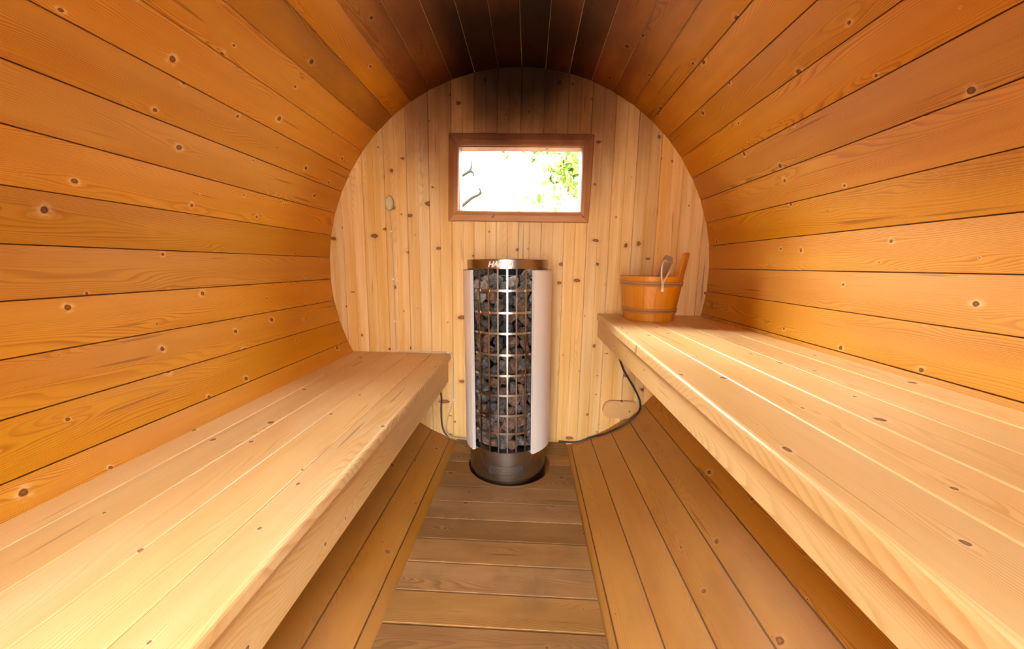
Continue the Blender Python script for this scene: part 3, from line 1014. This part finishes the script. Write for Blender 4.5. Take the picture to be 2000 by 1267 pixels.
yc = WY - 0.0055
cord = empty('sensor_cord', (-0.657, WY, 0.0), label='thin pale cord clipped down the left of the end wall', cat='cord')
co = Vector(cord.location)
cp = [(-0.661, yc, 0.318), (-0.657, yc, 0.212), (-0.654, yc, 0.09), (-0.655, yc, -0.038), (-0.654, yc, -0.267), (-0.653, yc, -0.40), (-0.642, yc, -0.431), (-0.60, yc, -0.434), (-0.48, yc, -0.434), (-0.359, yc, -0.432),
      (-0.339, yc, -0.448), (-0.335, yc, -0.50), (-0.335, yc, -0.60), (-0.337, yc, -0.705), (-0.365, yc - 0.01, -0.80), (-0.377, yc - 0.02, -0.865), (-0.357, yc - 0.03, -0.905), (-0.316, yc - 0.04, -0.9135), (-0.24, yc - 0.05, -0.915), (-0.185, yc - 0.08, -0.915)]
tube('cable', [Vector(p) - co for p in cp], 0.0030, MAT['cordgrey'], cord, 8, 5)
for i, (x, z) in enumerate([(-0.657, 0.212), (-0.655, -0.038), (-0.654, -0.267), (-0.643, -0.4295), (-0.362, -0.4315), (-0.352, -0.673), (-0.336, -0.705)]):
    bm = bmesh.new()
    bmesh.ops.create_cube(bm, size=1.0)
    for v in bm.verts: v.co = Vector((v.co.x * 0.011, v.co.y * 0.011, v.co.z * 0.010)) + Vector((x, WY - 0.0058, z)) - co
    bmesh.ops.bevel(bm, geom=list(bm.edges), offset=0.003, segments=2, affect='EDGES')
    bm_obj('clip', bm, MAT['clip'], cord)
bp = [(-0.420, yc - 0.02, -0.585), (-0.402, yc - 0.01, -0.68), (-0.405, yc - 0.006, -0.77), (-0.398, yc - 0.012, -0.86), (-0.372, yc - 0.02, -0.905), (-0.31, yc - 0.025, -0.924), (-0.24, yc - 0.03, -0.926), (-0.15, yc - 0.06, -0.926)]
tag(tube('power_cable', bp, 0.0045, MAT['cordbrown']), 'dark brown cable looping from under the left bench to the heater', 'cable')
kp = [(0.560, yc - 0.02, -0.42), (0.596, yc - 0.01, -0.506), (0.651, yc - 0.006, -0.591), (0.690, yc - 0.008, -0.666), (0.690, yc - 0.03, -0.712), (0.655, yc - 0.06, -0.742), (0.60, yc - 0.065, -0.790), (0.514, yc - 0.04, -0.852), (0.44, yc - 0.01, -0.893), (0.36, yc - 0.003, -0.930), (0.26, yc - 0.004, -0.928)]
blk = empty('heater_cable', (0.690, WY, -0.69), label='black cable looping below the right bench past the vent cover', cat='cable')
bo = Vector(blk.location)
tube('cable', [Vector(p) - bo for p in kp], 0.0050, MAT['cordblack'], blk)
bm = bmesh.new()
bmesh.ops.create_cube(bm, size=1.0)
for v in bm.verts: v.co = Vector((v.co.x * 0.018, v.co.y * 0.012, v.co.z * 0.007)) + Vector((0.690, WY - 0.010, -0.672)) - bo
bmesh.ops.bevel(bm, geom=list(bm.edges), offset=0.002, segments=1, affect='EDGES')
bm_obj('clip', bm, MAT['clip'], blk)

# ------------------------------------------------------------------ vent cover
vc = empty('vent_cover', (0.592, WY, -0.727), label='pill-shaped wooden vent cover with one screw low on end wall', cat='vent cover')
hl, hr_ = 0.098, 0.050
out = []
for s in (1, -1):
    for i in range(13):
        t = -PI / 2 + PI * i / 12
        out.append((s * (hl - hr_ + hr_ * math.cos(t)), s * hr_ * math.sin(t)))
bm = bmesh.new()
uvl = bm.loops.layers.uv.new('UVMap')
f1 = [bm.verts.new((x, -0.0225, z)) for x, z in out]; f0 = [bm.verts.new((x, -0.004, z)) for x, z in out]
n = len(out)
bm.faces.new(f1); bm.faces.new(f0[::-1])
for i in range(n):
    bm.faces.new((f1[(i + 1) % n], f1[i], f0[i], f0[(i + 1) % n]))
bmesh.ops.recalc_face_normals(bm, faces=bm.faces)
bmesh.ops.bevel(bm, geom=[e for e in bm.edges if all(v.co.y < -0.02 for v in e.verts)], offset=0.003, segments=2, affect='EDGES')
for f in bm.faces:
    for l in f.loops: l[uvl].uv = (l.vert.co.x + 3.1, l.vert.co.z + 2.2)
bm_obj('plate', bm, MAT['vent'], vc)
sc_ = lathe('screw', [(0.0, 0.0), (0.0055, 0.0), (0.0050, 0.0022), (0.0025, 0.0032), (0.0, 0.0034)], MAT['steel'], vc, 16)
sc_.location = (0.046, -0.0222, -0.006)
sc_.rotation_euler = (PI / 2, 0, 0)
sp_ = lathe('spacer', [(0.0, 0.0), (0.012, 0.0), (0.012, 0.0035), (0.0, 0.0035)], MAT['groove'], vc, 16)
sp_.location = (0.046, -0.0003, -0.006)
sp_.rotation_euler = (PI / 2, 0, 0)

# ------------------------------------------------------------------ outside the window
bm = bmesh.new()
bmesh.ops.create_grid(bm, x_segments=24, y_segments=24, size=30)
for v in bm.verts:
    v.co = Vector((v.co.x, v.co.y + 5, -1.35 + 0.05 * math.sin(v.co.x * 0.7) * math.cos(v.co.y * 0.5)))
tag(bm_obj('ground', bm, MAT['grass']), 'grass ground outside the window', None, None, 'structure')


# added unseen pale wall: bounces daylight into the doorway, blocks the low sky
MAT['render'] = simple('pale_bounce_wall', (0.80, 0.79, 0.77), 0.9, mottle=0.4, mcol=(0.66, 0.65, 0.63), mscale=2)
fw = empty('wall_light_bounce', (0, -5.2, 0), kind='structure')
board('wall_panel', [(-7, -0.3), (7, -0.3), (7, 0), (-7, 0)], lambda a, b, u: (a, b, u), MAT['render'], fw, -1.45, 2.6)


# added unseen dark boards either side of the doorway, blocking sideways light
MAT['blocker'] = wood('dark_light_blocker', (0.07, 0.045, 0.025), (0.045, 0.028, 0.015), (0.09, 0.06, 0.035), vary=0.2)
for nm, xf in (('wall_light_block_left', -0.95), ('wall_light_block_right', 0.80)):
    fe = empty(nm, (xf, -1.8, 0), kind='structure')
    for i in range(12):
        yb = -0.82 - i * 0.152
        board('blocker_board', box_prof(yb - 0.151, yb, -0.012, 0.012, 0.003), lambda a, b, u: (b, a + 1.8, u), MAT['blocker'], fe, -1.40, 0.85 + rnd.uniform(-0.01, 0.01))


def outp(px, py, Y):
    """point outside seen at a photo pixel, at distance Y"""
    d = R_ * ((px - 1000) / 728.2) + U_ * ((633.5 - py) / 728.2) + fwd
    return CAM + d * (Y / d.y)


Yb = 3.2
bare = empty('bare_tree', (-1.5, 3.3, -1.3), label='bare mossy tree with two twigs reaching in at the left of the window view', cat='tree')
bto = Vector(bare.location)
tube('trunk', [Vector((-1.5, 3.3, -1.3)) - bto, Vector((-1.46, 3.3, -0.4)) - bto, Vector((-1.5, 3.28, 0.5)) - bto, Vector((-1.42, 3.3, 1.5)) - bto, Vector((-1.5, 3.3, 2.6)) - bto], 0.05, MAT['bark'], bare, 10, 5, rads=[0.08, 0.065, 0.055, 0.04, 0.015])
for pts, rads in [([Vector((-1.485, 3.28, 0.45)), Vector((-1.0, 3.22, 0.62)), outp(850, 345, Yb), outp(898, 343.5, Yb), outp(911, 338, Yb), outp(919, 333, Yb)], [0.03, 0.02, 0.014, 0.0125, 0.0125, 0.016]),
                  ([outp(918, 334, Yb), outp(921, 325, Yb), outp(922, 314, Yb)], [0.0155, 0.0085, 0.005]),
                  ([outp(918, 333, Yb), outp(924, 338, Yb), outp(926, 345, Yb)], [0.0155, 0.0085, 0.005]),
                  ([Vector((-1.47, 3.3, -0.1)), Vector((-1.0, 3.25, 0.0)), outp(860, 436, Yb), outp(899, 405, Yb), outp(921, 387, Yb), outp(937, 379, Yb), outp(940, 374, Yb)], [0.03, 0.024, 0.018, 0.0155, 0.014, 0.011, 0.0085]),
                  ([outp(937, 379, Yb), outp(938, 372, Yb), outp(935, 367, Yb)], [0.012, 0.009, 0.006])]:
    tube('twig', [Vector(p) - bto for p in pts], 0.01, MAT['bark'], bare, 7, 5, rads=rads)

tree = empty('leafy_tree', (2.1, 6.2, -1.3), label='loose green tree with pinkish overexposed leaves at right through the window', cat='tree')
to = Vector(tree.location)
tk = [(0, 0, 0), (0.05, 0.0, 0.9), (-0.1, 0.05, 1.8), (0.05, 0, 2.6), (0.0, 0.1, 3.6)]
tube('trunk', tk, 0.05, MAT['bark'], tree, 10, 5, rads=[0.09, 0.07, 0.055, 0.04, 0.02])
lr = random.Random(11)
for i in range(7):
    h = 1.3 + i * 0.3
    a = i * 2.4
    L = 0.9
    tube('limb', [(0, 0, h), (math.cos(a) * L * 0.5 - 0.1, math.sin(a) * L * 0.4, h + 0.15), (math.cos(a) * L - 0.2, math.sin(a) * L * 0.7, h + 0.22)], 0.02, MAT['bark'], tree, 7, 4, rads=[0.025, 0.016, 0.006])


def leaves(name, mat, parent, org, clusters, size):
    V, F = [], []
    for c, spread, n_ in clusters:
        for _ in range(n_):
            p = Vector(c) + Vector((lr.gauss(0, spread), lr.gauss(0, spread), lr.gauss(0, spread))) - org
            s = size * lr.uniform(0.6, 1.3)
            rot = Euler((lr.uniform(0, 6.3), lr.uniform(0, 6.3), lr.uniform(0, 6.3))).to_matrix()
            k = len(V)
            for q in ((-1, 0, 0), (-0.3, 0.42, 0.08), (0.4, 0.36, 0.06), (1, 0, -0.1), (0.4, -0.36, 0.06), (-0.3, -0.42, 0.08)):
                V.append(p + rot @ Vector(q) * s)
            F.append((k, k + 1, k + 2, k + 3)); F.append((k, k + 3, k + 4, k + 5))
    o = mesh_obj(name, V, F, mat, parent)
    o['kind'] = 'stuff'
    return o


YT = 5.8
MAT['overexposedleaf'] = simple('overexposed_leaf', (0.14, 0.24, 0.03), 0.8, spec=0.05)  # lighter copy of the leaf colour, painting in overexposure
gc = [(1118, 305, .10, 26), (1128, 320, .09, 26), (1100, 325, .07, 18), (1088, 340, .07, 18), (1075, 348, .05, 9), (1112, 352, .06, 12), (1124, 362, .05, 12), (1125, 335, .09, 18), (1050, 298, .04, 4), (1041, 312, .02, 2),
      (1066, 295, .06, 8), (1055, 392, .03, 3), (1035, 405, .03, 2), (1140, 300, .15, 60), (1145, 350, .15, 60), (1150, 400, .2, 40), (1100, 255, .2, 90), (1030, 250, .2, 60)]
leaves('leaf_cluster', MAT['leaf'], tree, to, [(outp(x, y, YT + lr.uniform(-.3, .3)), s, n_) for x, y, s, n_ in gc], 0.066)
pg = [(1118, 308, .14, 40), (1100, 325, .12, 30), (1085, 340, .12, 26), (1120, 345, .12, 30), (1055, 392, .10, 12), (1035, 404, .08, 8), (1090, 398, .06, 8), (1098, 386, .06, 6)]
leaves('overexposed_leaf_cluster', MAT['overexposedleaf'], tree, to, [(outp(x, y, YT - 0.25 + lr.uniform(-.1, .1)), s, n_) for x, y, s, n_ in pg], 0.055)
pc = [(1085, 345, .14, 26), (1065, 325, .09, 14), (1110, 362, .12, 18), (1040, 332, .08, 8), (1100, 340, .13, 20), (1060, 402, .12, 14), (1085, 392, .12, 14), (1118, 385, .1, 10), (1016, 312, .03, 3), (1030, 380, .08, 6)]
leaves('glare_leaves', MAT['glareleaf'], tree, to, [(outp(x, y, YT - 0.1), s, n_) for x, y, s, n_ in pc], 0.052)  # leaves coloured pinkish to imitate overexposed foliage
